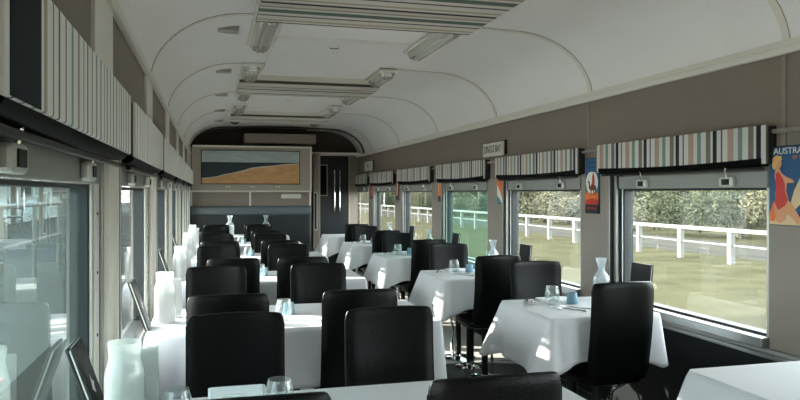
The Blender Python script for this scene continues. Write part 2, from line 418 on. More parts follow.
for i, (a, b) in enumerate(LP_):
    b = min(b, 10.9)
    t = empty('pelmet', (XL + .08, a, 1.49), label='pale striped fabric pelmet over the %s left-hand window, counting from the camera' % ordw(i), cat='pelmet', group='pelmets above the left windows')
    MB().box(-.012, 0, 0, b - a, -.035, .155, .004).build('fabric_front', 'striped_fabric_pale', t)
    if i == 0: MB().box(0, .0012, .02, .19, -.034, .154).build('navy_band', 'band_navy', t)
    MB().box(-.08, -.012, 0, .012, -.03, .15).build('end_board', 'dark_edge', t)
    MB().box(-.08, -.012, b - a - .012, b - a, -.03, .15).build('end_board', 'dark_edge', t)
    MB().box(-.08, -.012, .012, b - a - .012, .138, .15).build('top_board', 'dark_edge', t)
    bl = empty('roller_blind', (XL + .045, a, 1.462), label='rolled black blind under the %s left-hand pelmet' % ordw(i), cat='blind', group='rolled blinds at the left windows')
    L = b - a - .06
    MB().tube([(0, .03 + L * q / 12, -.014 * math.sin(PI * q / 12)) for q in range(13)], .028, 14).build('roll', 'blind_black', bl, smooth=True)
    MB().box(.0, .014, .03, L, -.052, -.038, .003).build('hem_bar', 'black_metal', bl)

# ------------------------------------------------------------------ ceiling boxes, lamps, vents
BX = [(3.02, 3.96), (6.28, 6.93), (9.05, 9.62)]
cbn = ['large striped fabric ceiling panel nearest the camera', 'striped fabric ceiling panel in the middle of the carriage', 'striped fabric ceiling panel farthest along the carriage']
for i, (a, b) in enumerate(BX):
    t = empty('ceiling_panel', (0.24, a, 2.28), label=cbn[i], cat='ceiling panel', group='striped panels on the ceiling')
    MB().box(0, 1.26, 0, b - a, 0, .02, .004).build('fabric_face', 'striped_ceiling_fabric', t)
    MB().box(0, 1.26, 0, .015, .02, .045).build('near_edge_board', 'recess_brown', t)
    mb = MB(); mb.box(0, 1.26, .002, .015, .045, .10); mb.box(0, 1.26, b - a - .015, b - a, .02, .10); mb.box(0, .015, .015, b - a - .015, .02, .10); mb.box(1.245, 1.26, .015, b - a - .015, .02, .10)
    mb.build('side_board', 'cream_trim', t)
PN = [(4.72, 5.98), (7.55, 8.75)]
for i, (a, b) in enumerate([(4.02, 4.62), (4.72, 6.2), (7.0, 7.5), (7.6, 8.95)]):
    t = MB().box(.42, 1.34, a, b, ZT - .012, ZT + .015, .004).build('ceiling_access_panel', 'ceiling_paint')
    tag(t, ['glossy cream ceiling hatch just past the nearest striped panel', 'long glossy cream ceiling hatch before the middle striped panel', 'glossy cream ceiling hatch just past the middle striped panel', 'long glossy cream ceiling hatch before the farthest striped panel'][i], 'hatch', 'hatches in the ceiling')
    MB().tube([(.80, a + .12, ZT - .014), (.80, a + .12, ZT - .03), (.86, a + .12, ZT - .03), (.86, a + .12, ZT - .014)], .005, 6).build('hatch_catch', 'chrome', t)
def glass_lamp(x, y0, y1, label, right):
    t = empty('ceiling_light', (x, y0, ZT - .01), label=label, cat='ceiling light', group='fluted glass ceiling lights')
    L = y1 - y0; w = .17
    MB().box(0, w, 0, L, -.012, .01, .004).build('backplate', 'cream_trim', t)
    mb = MB()
    n = 12
    def ring(y, sc):
        return [mb.bm.verts.new((w / 2 + (w / 2 - .012) * sc * math.cos(q), y, -.012 - .055 * sc * math.sin(q) * (1 + .12 * (k % 2)))) for k, q in enumerate([PI * j / n for j in range(n + 1)])]
    rs = [ring(.012, .35), ring(.03, .85), ring(.07, 1.0), ring(L * .5, 1.0), ring(L - .07, 1.0), ring(L - .03, .85), ring(L - .012, .35)]
    for A, B in zip(rs, rs[1:]):
        for k in range(n): mb.bm.faces.new((A[k], A[k + 1], B[k + 1], B[k]))
    mb.bm.faces.new(rs[0]); mb.bm.faces.new(rs[-1])
    mb.build('glass_cover', 'lamp_glass', t)
    MB().tube([(w / 2, .06, -.035), (w / 2, L - .06, -.035)], .012, 10).build('lamp_tube', 'wax', t)
    for yy in (.004, L - .012): MB().box(w / 2 - .03, w / 2 + .03, yy, yy + .01, -.05, -.01, .003).build('end_bracket', 'chrome', t)
lm = [('beyond the nearest striped panel', 3.98, 4.95), ('before the middle striped panel', 5.72, 6.26), ('beyond the middle striped panel', 6.97, 7.6), ('before the farthest striped panel', 8.3, 9.0), ('beyond the farthest striped panel', 9.66, 10.2)]
for nm, a, b in lm:
    glass_lamp(.24, a, b, 'fluted glass ceiling light on the left side, ' + nm, False)
    glass_lamp(1.36, a, b, 'fluted glass ceiling light on the right side, ' + nm, True)
for i, y in enumerate([4.55, 6.1, 7.55, 9.0, 10.3]):
    t = empty('ceiling_vent', (.10, y, ZT + .0), label=['small slotted ceiling vent, nearest of the row above the left tables', 'small slotted ceiling vent, second of the row above the left tables', 'small slotted ceiling vent, third of the row above the left tables', 'small slotted ceiling vent, fourth of the row above the left tables', 'small slotted ceiling vent, farthest of the row above the left tables'][i], cat='vent', group='ceiling vents above the left tables')
    MB().box(-.07, .07, -.10, .10, -.012, .012, .005).build('vent_plate', 'vent_metal', t)
    MB().box(-.06, .06, -.085, .0, -.03, -.012, .004).build('vent_hood', 'vent_metal', t)
    MB().box(-.05, .05, .0, .004, -.028, -.014).build('vent_mouth', 'vent_slot', t)
    mb = MB()
    for q in range(3): mb.box(-.06, .06, .02 + q * .022, .028 + q * .022, -.016, -.012)
    mb.build('slats', 'vent_slot', t)

# ------------------------------------------------------------------ far end
t = empty('end_panel', (0, 11.0, 0), label='tan framed folding panel above the end booth', cat='wall panel')
mb = MB(); mb.box(-.28, 1.52, 0, .05, 1.37, 2.03); mb.build('panel_board', 'picture_frame', t)
mb = MB(); mb.box(-.27, 1.53, -.03, .05, 2.03, 2.055, .006); mb.box(-.32, 1.53, -.03, .05, 1.345, 1.37, .006); mb.box(1.50, 1.53, -.02, .05, 1.37, 2.03, .004); mb.box(-.32, -.295, -.02, .05, 1.37, 2.03, .004)
mb.build('panel_moulding', 'cream_trim', t)
mb = MB()
for xx in (.25, .62, 1.0):
    for q in (-.02, .02): mb.tube([(xx + q, -.0, 1.425), (xx + q, -.006, 1.425)], .012, 10)
mb.build('panel_screws', 'white_print', t)
t = empty('wall_board', (0, 11.06, 0), label='taupe wall board between the painting panel and the booth', cat='wall panel')
MB().box(-.31, 1.52, 0, .05, .3, 1.345).build('board', 'taupe_wall', t)
mb = MB(); mb.box(.57, .60, -.012, 0, 1.13, 1.345, .003); mb.box(-.30, -.275, -.012, 0, 1.13, 1.345, .003); mb.box(1.50, 1.53, -.012, 0, 1.13, 1.345, .003)
mb.build('batten', 'cream_trim', t)
# painting
pt = empty('painting', (0, 10.985, 0), label='wide beach painting with grey sky, dark sea and sand on the end panel', cat='painting')
X0, X1, Z0, Z1 = -.135, 1.335, 1.475, 1.975
MB().box(X0 - .012, X1 + .012, 0, .014, Z0 - .012, Z1 + .012).build('picture_edge', 'dark_edge', pt)
def pp(pts, m, name, y): return MB().poly([(a, y, b) for a, b in pts], (0, -.0012, 0)).build(name, m, pt)
hz = Z0 + .325
pp([(X0, hz), (X1, hz), (X1, Z1), (X0, Z1)], 'paint_sky', 'painted_sky', -.0002)
pp([(X0, Z0), (X1, Z0), (X1, hz), (X0, hz)], 'paint_sea', 'painted_sea', -.0002)
ed = [(0, .085), (.06, .09), (.14, .105), (.22, .14), (.32, .17), (.42, .205), (.5, .245), (.6, .265), (.72, .28), (.85, .305), (1, .318)]
w_ = X1 - X0
pp([(X0 + u * w_, Z0 + v) for u, v in ed] + [(X0 + u * w_, Z0 + v - .02) for u, v in ed[::-1]], 'paint_foam', 'painted_foam', -.0016)
pp([(X0, Z0)] + [(X1, Z0)] + [(X0 + u * w_, Z0 + v - .016 + .004 * math.sin(9 * u)) for u, v in ed[::-1]], 'paint_sand', 'painted_sand', -.003)
# bulkhead box beneath the ceiling
tag(MB().box(.50, 1.60, 11.0, 11.5, 2.105, 2.25, .01).build('bulkhead_box', 'taupe_wall'), 'taupe box fixed under the ceiling above the painting', 'bulkhead box')
# small notice under the painting
t = MB().box(1.06, 1.37, 11.045, 11.06, 1.245, 1.315, .004).build('notice_plate', 'sign_board'); tag(t, 'small blank cream plate right under the painting panel', 'plate')
# booth
bo = empty('booth_seat', (0, 10.5, 0), label='grey vinyl booth bench across the far end below the painting', cat='booth')
MB().box(-.31, 1.52, .43, .54, .45, 1.12, .03, 3).build('booth_back', 'booth_dark', bo)
mb = MB(); 
mb.box(-.31, 1.52, .40, .55, .99, 1.13, .03, 3); mb.build('booth_back_roll', 'booth_vinyl', bo, smooth=True)
MB().box(-.31, 1.52, -.02, .43, .38, .48, .03, 3).build('booth_cushion', 'booth_dark', bo, smooth=True)
MB().box(-.29, 1.50, .02, .50, .004, .38).build('booth_base', 'booth_dark', bo)

# door partition
trim(MB().box(1.52, XR, YP, YP + .06, 1.98, 2.40), 'recess_brown')
trim(MB().box(1.57, 1.655, 11.1, 11.16, 0, 1.965), 'taupe_wall')
trim(MB().box(1.655, 1.68, 11.09, 11.17, 0, 1.965), 'door_frame')
trim(MB().box(1.63, 1.66, 11.16, YP, 0, 1.965), 'taupe_wall')
trim(MB().box(1.52, XR, YP - .34, YP + .06, 1.965, 2.005, .006), 'cream_trim')
trim(MB().box(2.28, 2.31, YP - .02, YP + .06, 0, 1.965), 'door_frame')
trim(MB().box(2.31, XR, YP, YP + .06, 0, 1.965), 'taupe_wall')
d = MB().box(1.66, 2.28, YP, YP + .05, 0.01, 1.965, .004).build('door_1', 'navy_door'); struct(d)
for xx in (2.03, 2.12):
    MB().tube([(xx, YP - .0, 1.02), (xx, YP - .05, 1.03), (xx, YP - .055, 1.08), (xx, YP - .055, 1.66), (xx, YP - .05, 1.71), (xx, YP, 1.72)], .014, 10).build('door_handle', 'chrome', d)
mb = MB(); mb.box(1.70, 1.92, YP - .006, YP, 1.28, 1.295); mb.box(1.905, 1.92, YP - .006, YP, 1.295, 1.80); mb.box(1.70, 1.92, YP - .006, YP, 1.80, 1.815)
mb.build('door_window_frame', 'vent_metal', d)
MB().box(1.70, 1.905, YP - .003, YP, 1.295, 1.80).build('door_window_pane', 'blind_black', d)
t = empty('mirror', (1.605, 11.1, 0), label='tall dark narrow mirror on the post beside the far doorway', cat='mirror')
MB().box(-.027, .027, -.008, 0, .74, 1.34, .003).build('mirror_frame', 'cream_trim', t)
MB().box(-.019, .019, -.0095, -.008, .75, 1.33).build('mirror_pane', 'black_metal', t)

# ------------------------------------------------------------------ posters and signs on the right wall
def RW(y, z, off): return (XR - off, y, z)
def poster(name, y0, y1, z0, z1, label):
    t = empty(name, (XR - .012, (y0 + y1) / 2, z0), label=label, cat='poster', group='travel posters on the right wall')
    return t
def pshape(t, w, pts, m, name, lay):      # u: 0 left..1 right as seen (left = far = +y), v up in metres
    # local: y = w/2 - u*w
    return MB().poly([(-.0012 * lay - .003, w / 2 - u * w, v) for u, v in pts], (-.001, 0, 0)).build(name, m, t)
def text_on_right(t, body, size, m, u, w, v, lay, sx=1.0):
    M = Matrix.Translation((-.0012 * lay - .004, w / 2 - u * w, v)) @ Matrix(((0, 0, -1, 0), (-1, 0, 0, 0), (0, 1, 0, 0), (0, 0, 0, 1)))
    return text_mesh('lettering', body, size, m, t, M, sx=sx)
def ell(cu, cv, ru, rv, n=20): return [(cu + ru * math.cos(2 * PI * i / n), cv + rv * math.sin(2 * PI * i / n)) for i in range(n)]
# bathing poster, nearest
w, h = .27, .385
t = poster('travel_poster', 2.33, 2.60, 1.185, 1.57, 'blue poster with a blonde bather in a red swimsuit and the word AUSTRALIA')
t.location = (XR - .016, 2.465, 1.187); t.scale = (1, 1, .91)
MB().box(-.003, 0, -w / 2, w / 2, 0, h).build('backing', 'p_deep', t)
pshape(t, w, [(0.01, .004), (.99, .004), (.99, .375), (.01, .375)], 'p_blue', 'printed_sea', 1)
pshape(t, w, [(0.01, .004), (.99, .004), (.99, .05), (.6, .04), (.3, .07), (.01, .06)], 'p_sand', 'printed_beach', 2)
pshape(t, w, [(.0 + .02, .06), (.10, .12), (.18, .07), (.12, .02), (.03, .02)], 'p_orange', 'printed_rock', 3)
pshape(t, w, [(.44, .10), (.52, .17), (.78, .30), (.92, .31), (.90, .25), (.70, .12), (.50, .07)], 'p_sand', 'printed_surfboard', 3)
pshape(t, w, [(.14, .27), (.20, .285), (.28, .25), (.36, .235), (.50, .22), (.52, .205), (.38, .205), (.36, .17), (.42, .12), (.52, .09), (.66, .03), (.60, .005), (.48, .04), (.36, .06), (.33, .03), (.24, .01), (.16, .02), (.12, .09), (.14, .14), (.16, .20), (.12, .24)], 'p_skin', 'printed_bather', 4)
pshape(t, w, [(.15, .25), (.21, .262), (.30, .225), (.34, .20), (.34, .165), (.40, .125), (.34, .095), (.20, .075), (.13, .11), (.16, .16), (.15, .20)], 'p_red', 'printed_swimsuit', 5)
pshape(t, w, ell(.20, .30, .075, .024), 'p_skin', 'printed_face', 5)
pshape(t, w, [(.08, .29), (.09, .325), (.17, .34), (.27, .335), (.29, .315), (.22, .315), (.18, .30), (.16, .275), (.11, .27)], 'p_blonde', 'printed_hair', 6)
text_on_right(t, 'AUSTRALIA', .043, 'p_white', .5, w, .358, 2, 1.0)
text_on_right(t, "BY THE SEA", .025, 'p_orange', .70, w, .325, 2, .9)
# camel poster
w, h = .17, .40
t = poster('travel_poster', 0, 0, 0, 0, 'narrow poster of a red camel and rider before a pale sun, between two right windows')
t.location = (XR - .016, 4.115, 1.225)
MB().box(-.003, 0, -w / 2, w / 2, -.03, .335).build('backing', 'p_deep', t)
pshape(t, w, [(.03, .20), (.97, .20), (.97, .33), (.03, .33)], 'p_blue', 'printed_sky', 1)
pshape(t, w, [(.03, .09), (.97, .09), (.97, .20), (.03, .20)], 'p_teal', 'printed_haze', 1)
pshape(t, w, ell(.5, .175, .44, .075), 'p_white', 'printed_sun', 2)
for q in range(3): pshape(t, w, [(.05, .30 - q * .03), (.6, .312 - q * .03), (.9, .30 - q * .03), (.6, .303 - q * .03)], 'p_deep', 'printed_cloud', 2)
pshape(t, w, [(.03, .045), (.97, .045), (.97, .10), (.75, .115), (.45, .095), (.2, .12), (.03, .09)], 'p_orange', 'printed_desert', 3)
pshape(t, w, [(.22, .175), (.30, .188), (.36, .178), (.40, .145), (.48, .16), (.58, .178), (.68, .16), (.80, .15), (.84, .13), (.82, .09), (.78, .09), (.77, .12), (.70, .125), (.68, .09), (.64, .09), (.62, .125), (.50, .122), (.48, .09), (.44, .09), (.43, .125), (.36, .125), (.30, .14), (.29, .168)], 'p_brown', 'printed_camel', 4)
pshape(t, w, [(.54, .17), (.56, .215), (.60, .235), (.65, .235), (.68, .215), (.72, .18), (.70, .155), (.58, .155)], 'p_red', 'printed_rider', 5)
pshape(t, w, [(.03, .03), (.97, .03), (.97, .06), (.5, .07), (.03, .055)], 'p_red', 'printed_rocks', 4)
pshape(t, w, [(.03, -.027), (.97, -.027), (.97, .03), (.03, .03)], 'p_black', 'printed_band', 4)
text_on_right(t, 'AUSTRALIA', .022, 'p_red', .5, w, .004, 5, 1.05)
# orange poster and three farther ones
def small_poster(y, z0, h, w, label, sty):
    t = poster('travel_poster', 0, 0, 0, 0, label); t.location = (XR - .016, y, z0)
    MB().box(-.003, 0, -w / 2, w / 2, 0, h).build('backing', 'p_black', t)
    if sty == 0:
        pshape(t, w, [(.02, .005), (.98, .005), (.98, h - .005), (.02, h - .005)], 'p_orange', 'printed_dune', 1)
        pshape(t, w, [(.02, .005), (.85, .005), (.45, h * .28), (.02, h * .45)], 'p_white', 'printed_surf', 2)
        pshape(t, w, [(.02, .005), (.7, .005), (.4, h * .12), (.02, h * .2)], 'p_teal', 'printed_water', 3)
        pshape(t, w, [(.3, h * .62), (.42, h * .85), (.5, h * .8), (.5, h * .5), (.42, h * .4)], 'p_red', 'printed_ridge', 2)
    elif sty == 1:
        pshape(t, w, [(.04, h * .2), (.96, h * .2), (.96, h - .005), (.04, h - .005)], 'p_sand', 'printed_sky', 1)
        pshape(t, w, [(.1, h * .2), (.9, h * .2), (.75, h * .6), (.5, h * .8), (.3, h * .6)], 'p_orange', 'printed_rock', 2)
    elif sty == 2:
        pshape(t, w, [(.04, h * .2), (.96, h * .2), (.96, h - .005), (.04, h - .005)], 'p_brown', 'printed_sky', 1)
        pshape(t, w, [(.2, h * .2), (.7, h * .2), (.8, h * .7), (.5, h * .9), (.35, h * .6)], 'p_sand', 'printed_figure', 2)
    else:
        pshape(t, w, [(.04, h * .15), (.96, h * .15), (.96, h - .005), (.04, h - .005)], 'p_red', 'printed_field', 1)
        pshape(t, w, [(.2, h * .25), (.8, h * .25), (.6, h * .6), (.4, h * .6)], 'p_orange', 'printed_tent', 2)
small_poster(5.62, 1.235, .37, .15, 'narrow orange dune poster with a blue corner, half behind a striped pelmet', 0)
small_poster(7.28, 1.235, .30, .15, 'small poster of an orange rock over a black band, far down the right wall', 1)
small_poster(9.10, 1.235, .30, .15, 'small brown poster with a pale figure, second from the far door', 2)
small_poster(10.66, 1.235, .30, .15, 'small red poster beside the window nearest the far door', 3)
def sign(y, z, w, h, label, words, size):
    t = empty('name_sign', (XR - .02, y, z), label=label, cat='sign', group='station name signs on the right wall')
    MB().box(-.02, .0, -w / 2, w / 2, 0, h, .003).build('sign_board', 'sign_board', t)
    M = Matrix.Translation((-.0205, 0, h / 2)) @ Matrix(((0, 0, -1, 0), (-1, 0, 0, 0), (0, 1, 0, 0), (0, 0, 0, 1)))
    text_mesh('lettering', words, size, 'dark_print', t, M, sx=.78)
    MB().box(.0, .02, -w / 2 - .012, w / 2, .01, h + .008).build('sign_backing', 'dark_edge', t)
sign(5.76, 1.655, .44, .12, 'cream station name sign reading DINGO BAY above the right pelmets', 'DINGO BAY', .092)
sign(10.85, 1.68, .50, .15, 'small cream name sign high on the right wall near the far door', 'BAY', .08)

# ------------------------------------------------------------------ tables and cloths
def perim(x0, x1, y0, y1, r, step=.025):
    pts = []
    sides = [((x0 + r, y0), (x1 - r, y0), (0, -1), 'N'), ((x1, y0 + r), (x1, y1 - r), (1, 0), 'R'), ((x1 - r, y1), (x0 + r, y1), (0, 1), 'F'), ((x0, y1 - r), (x0, y0 + r), (-1, 0), 'L')]
    cs = [(x1 - r, y0 + r, -PI / 2), (x1 - r, y1 - r, 0), (x0 + r, y1 - r, PI / 2), (x0 + r, y0 + r, PI)]
    for (a, b, n, s), (cx, cy, a0) in zip(sides, cs):
        L = math.dist(a, b); k = max(2, int(L / step))
        for i in range(k):
            f = i / k; pts.append((a[0] + (b[0] - a[0]) * f, a[1] + (b[1] - a[1]) * f, n[0], n[1], s, min(f * L, (1 - f) * L), None))
        for i in range(5):
            t = a0 + PI / 2 * i / 5 ; pts.append((cx + r * math.cos(t), cy + r * math.sin(t), math.cos(t), math.sin(t), s, 0, i / 5))
    return pts
def cloth(x0, x1, y0, y1, z, over, seed, flareL=.085, corner=.05):
    rnd = random.Random(seed); mb = MB(); bm = mb.bm
    pm = perim(x0, x1, y0, y1, .02); n = len(pm); NT = 12
    order = 'NRFL'; nxt = {'N': 'R', 'R': 'F', 'F': 'L', 'L': 'N'}
    ph = [rnd.uniform(0, 6) for _ in range(6)]
    rings = []
    for t in range(NT + 1):
        f = t / NT; ring = []
        for i, (x, y, nx, ny, s, u, cf) in enumerate(pm):
            base = over[s] if cf is None else over[s] * (1 - cf) + over[nxt[s]] * cf
            ce = max(0, 1 - u / .16) ** 1.3
            drop = base + corner * ce
            arc = i * .025
            fl = flareL if s == 'L' and cf is None else .012
            if cf is not None: fl = flareL * max(0, -nx) + .015
            wob = .010 * math.sin(arc * 17 + ph[0]) + .006 * math.sin(arc * 31 + ph[1])
            tuck = -.020 * math.exp(-((u - .11) / .045) ** 2)
            out = fl * f + wob * f ** 1.5 * .8 + ce * .022 * f + tuck * f
            if x < -.2 and s in 'LF' and nx < 0: out = min(out, .02)
            if f > 0: out += .004
            zz = z - drop * f
            if f <= 1 / NT and f > 0: pass
            ring.append(bm.verts.new((x + nx * out, y + ny * out, zz)))
        rings.append(ring)
    for a, b in zip(rings, rings[1:]):
        for k in range(n): bm.faces.new((a[k], a[(k + 1) % n], b[(k + 1) % n], b[k]))
    bm.faces.new(rings[0])
    # ironed creases on the top: faint ridges are left to the bump
    return mb
def cloth_obj(*a, **k):
    o = cloth(*a, **k).build('tablecloth', 'linen', smooth=False)
    for p in o.data.polygons: p.use_smooth = len(p.vertices) == 4
    md = o.modifiers.new('thickness', 'SOLIDIFY'); md.thickness = .002; md.offset = -1
    return o
def table(x0, x1, y0, y1, label, post, py=0):
    t = empty('dining_table', ((x0 + x1) / 2, (y0 + y1) / 2, 0), label=label, cat='table')
    hx, hy = (x1 - x0) / 2 - .006, (y1 - y0) / 2 - .006
    MB().box(-hx, hx, -hy, hy, .695, .7275, .004).build('tabletop', 'table_wood', t)
    for px in post:
        MB().lathe([(0, 0.0), (.115, 0.0), (.115, .008), (.09, .018), (.03, .03), (.03, .045)], (px, py, .005), 24).build('base', 'chrome', t, smooth=True)
        MB().tube([(px, py, .04), (px, py, .685)], .03, 14).build('pedestal', 'black_metal', t, smooth=True)
        mb = MB(); mb.box(px - .16, px + .16, py - .02, py + .02, .675, .695); mb.box(px - .02, px + .02, -.18, py + .02, .675, .695); mb.build('bracket', 'black_metal', t)
    return t
CL = [1.84, 3.46, 5.12, 6.78, 8.44]
CR = [1.70, 3.32, 4.88, 6.52, 8.14, 9.80]
for i, c in enumerate(CL):
    hw = .33 if i else .29
    table(-.262, 1.05, c - hw, c + hw, 'long dining table under the white cloth, %s on the left side from the camera' % ORD[i], (0,))
    o = cloth_obj(-.266, 1.05, c - hw, c + hw, .7315, dict(N=.27, F=.27, L=.012 if False else .24, R=.27), i + 1, flareL=.004)
    tag(o, 'white cloth on the long left-hand table, %s from the camera' % ORD[i], 'tablecloth', 'white cloths on the left tables')
for i, c in enumerate(CR):
    hw = .30 if i != 0 else .34
    table(1.56, 2.16, c - hw, c + hw, 'small dining table under the white cloth, %s on the right side from the camera' % ORD[i], (.05,), .14)
    o = cloth_obj(1.56, 2.16, c - hw, c + hw, .7315, dict(N=.21, F=.21, L=.25, R=.2), i + 21)
    tag(o, 'white cloth on the small right-hand table, %s from the camera' % ORD[i], 'tablecloth', 'white cloths on the right tables')
# ------------------------------------------------------------------ chairs
def make_chair():
    t = empty('dining_chair', (0, 0, 0))
    # local: back at y=0 (top), seat towards +y, x centred
    mb = MB(); bm = mb.bm; W2 = .17
    NX, NZ = 12, 16
    def sec(u):    # side curve of the back: y(z)
        z = .42 + .49 * u
        y = .055 * (1 - u) ** 1.2 - .012 * math.sin(PI * u) + .0 
        return y, z
    front = []; back = []
    for j in range(NZ + 1):
        u = j / NZ; y, z = sec(u); fr = []; bk = []
        wz = W2 * (1 - .03 * (1 - u)) * (1.0 if u < .93 else 1 - .05 * ((u - .93) / .07) ** 2)
        th = .034 * (1 - .35 * u)
        for i in range(NX + 1):
            s_ = -1 + 2 * i / NX
            dip = .018 * (1 - s_ * s_)
            edge = 1 - .8 * max(0, (abs(s_) - .84) / .16) ** 2
            x = wz * s_
            crown = -.006 * (s_ * s_) if u > .9 else 0
            fr.append(bm.verts.new((x, y - dip + th / 2 * edge, z + crown * (u - .9) * 10)))
            bk.append(bm.verts.new((x, y - dip - th / 2 * edge, z + crown * (u - .9) * 10)))
        front.append(fr); back.append(bk)
    for j in range(NZ):
        for i in range(NX):
            bm.faces.new((front[j][i], front[j][i + 1], front[j + 1][i + 1], front[j + 1][i])); bm.faces.new((back[j][i], back[j + 1][i], back[j + 1][i + 1], back[j][i + 1]))
        for i in (0, NX): bm.faces.new((front[j][i], front[j + 1][i], back[j + 1][i], back[j][i]))
    for j in (0, NZ):
        for i in range(NX): bm.faces.new((front[j][i], back[j][i], back[j][i + 1], front[j][i + 1]))
    bk = mb.build('backrest', 'leather_black', t, smooth=True)
    md = bk.modifiers.new('soft', 'SUBSURF'); md.levels = 1; md.render_levels = 1
    # seam piping
    for sx in (-1, 1):
        MB().tube([(sx * W2 * .985, sec(u)[0] , sec(u)[1]) for u in [k / 12 for k in range(1, 12)]], .0028, 6).build('piping', 'leather_black', bk, smooth=True)
    # seat
    mb = MB(); pr = []
    pts = []
    for k in range(28):
        a = 2 * PI * k / 28; c, s_ = math.cos(a), math.sin(a); e = .42
        pts.append((.175 * abs(c) ** e * (1 if c > 0 else -1), .235 + .185 * abs(s_) ** e * (1 if s_ > 0 else -1)))
    rings = []
    for sc, z in ((.90, .395), (.98, .402), (1, .42), (.985, .44), (.93, .45), (.6, .452)):
        rings.append([mb.bm.verts.new((x * sc, .235 + (y - .235) * sc, z)) for x, y in pts])
    for a, b in zip(rings, rings[1:]):
        for k in range(28): mb.bm.faces.new((a[k], a[(k + 1) % 28], b[(k + 1) % 28], b[k]))
    mb.bm.faces.new(rings[0][::-1]); mb.bm.faces.new(rings[-1])
    mb.build('seat', 'leather_black', t, smooth=True)
    # chrome swivel plate, curved brace, column, base
    MB().lathe([(0, .37), (.03, .37), (.085, .385), (.09, .395), (0, .395)], (0, .235, 0), 20).build('swivel_plate', 'chrome', t, smooth=True)
    MB().tube([(.0, .235, .012), (0, .235, .37)], [.024, .022], 14).build('column', 'black_metal', t, smooth=True)
    MB().tube([(.035, .20, .016), (.04, .19, .10), (.034, .20, .24), (.05, .17, .34), (.10, .12, .392)], .010, 8).build('brace', 'chrome', t, smooth=True)
    MB().lathe([(0, 0), (.135, 0), (.135, .006), (.11, .013), (.03, .022), (.024, .03), (0, .03)], (0, .235, .0045), 28).build('base', 'chrome', t, smooth=True)
    return t
chair0 = make_chair(); used = [False]
def chair(x, y, rz, label, group, z=0.0):
    if not used[0]: o = chair0; used[0] = True; o['label'] = label; o['group'] = group; o['category'] = 'chair'
    else:
        o = copy_tree(chair0, None, label, group); o['category'] = 'chair'
    o.location = (x, y, z); o.rotation_euler = (0, 0, rz); return o
rd = random.Random(3)
GL = 'black leather chairs at the left tables'; GR = 'black leather chairs at the right tables'
SD = {0: 'wall side', 1: 'aisle side'}
near = {0: [(.085, 1.50), (.645, 1.525)], 1: [(.07, 3.03), (.635, 3.03)], 2: [(.14, 4.68), (.59, 4.67)], 3: [(.075, 6.37), (.60, 6.38)], 4: [(.04, 8.03), (.60, 8.02)]}
far = {0: [(.085, 2.53), (.64, 2.52)], 1: [(.03, 4.19), (.625, 4.20)], 2: [(.06, 5.82), (.62, 5.84)], 3: [(.06, 7.47), (.60, 7.45)], 4: [(.06, 9.16), (.60, 9.16)]}
for i in range(5):
    for j in (0, 1):
        x, y = near[i][j]
        chair(x, min(y, CL[i] - (.38 if i else .31)), rd.uniform(-.02, .02), 'black leather chair at the near side of the %s left table from camera, %s' % (ORD[i], SD[j]), GL)
        x, y = far[i][j]
        chair(x, y - .0, PI + rd.uniform(-.03, .03), 'black leather chair at the far side of the %s left table from camera, %s' % (ORD[i], SD[j]), GL)
chair(.07, 9.66, 0.0, 'black leather chair at the near side of the end booth table, wall side', GL)
chair(.60, 9.68, 0.0, 'black leather chair at the near side of the end booth table, aisle side', GL)
c = 10.12
table(-.262, 1.05, c - .30, c + .30, 'long dining table under the white cloth, in front of the end booth', (0,))
tag(cloth_obj(-.266, 1.05, c - .30, c + .30, .7315, dict(N=.24, F=.1, L=.24, R=.24), 77, flareL=.004), 'white cloth on the long table in front of the end booth', 'tablecloth', 'white cloths on the left tables')
rn = {1: (1.90, 2.95), 2: (1.89, 4.43), 3: (1.93, 6.12), 4: (1.93, 7.73), 5: (1.93, 9.40)}
rf = {1: (1.95, 3.98), 2: (1.92, 5.55), 3: (1.92, 7.2), 4: (1.92, 8.82)}
for i in range(1, 6):
    x, y = rn[i]; chair(x, y, rd.uniform(-.03, .03), 'black leather chair at the near side of the %s right table, back to the camera' % ORD[i], GR)
    if i in rf:
        x, y = rf[i]; chair(x, y, PI + rd.uniform(-.03, .03), 'black leather chair on the far side of the %s right table, facing the camera' % ORD[i], GR)

# ------------------------------------------------------------------ table settings
ZTOP = .7325
def menu(x, y, rz, lean, label, wid=.13, hgt=.225, group='black menus leaning by the windows'):
    t = empty('menu', (x, y, ZTOP), rz, label=label, cat='menu', group=group)
    mb = MB(); mb.box(-.003, .003, -wid / 2, wid / 2, 0, hgt, .001); a = mb.build('front_cover', 'menu_leather', t); a.location = (.008, 0, .001)
    mb = MB(); mb.box(-.002, .002, -wid / 2 + .004, wid / 2 - .004, 0, hgt - .008); b = mb.build('pages', 'white_print', t); b.location = (.002, 0, .001)
    mb = MB(); mb.box(-.003, .003, -wid / 2, wid / 2, 0, hgt, .001); d = mb.build('back_cover', 'menu_leather', t); d.location = (-.004, 0, .001)
    MB().poly([(.0033, -.02, .10), (.0033, -.008, .115), (.0033, .0, .135), (.0033, .004, .118), (.0033, .02, .112), (.0033, .006, .104), (.0033, .002, .085)], (.0006, 0, 0)).build('emblem', 'white_print', a)
    t.rotation_euler = (0, lean, rz)
    return t
MY = [1.94, 3.27, 5.0, 6.66]
for i, y in enumerate(MY):
    menu(-.268, y, .0, -.33, 'black menu leaning against the left wall on the %s left table' % ORD[i])
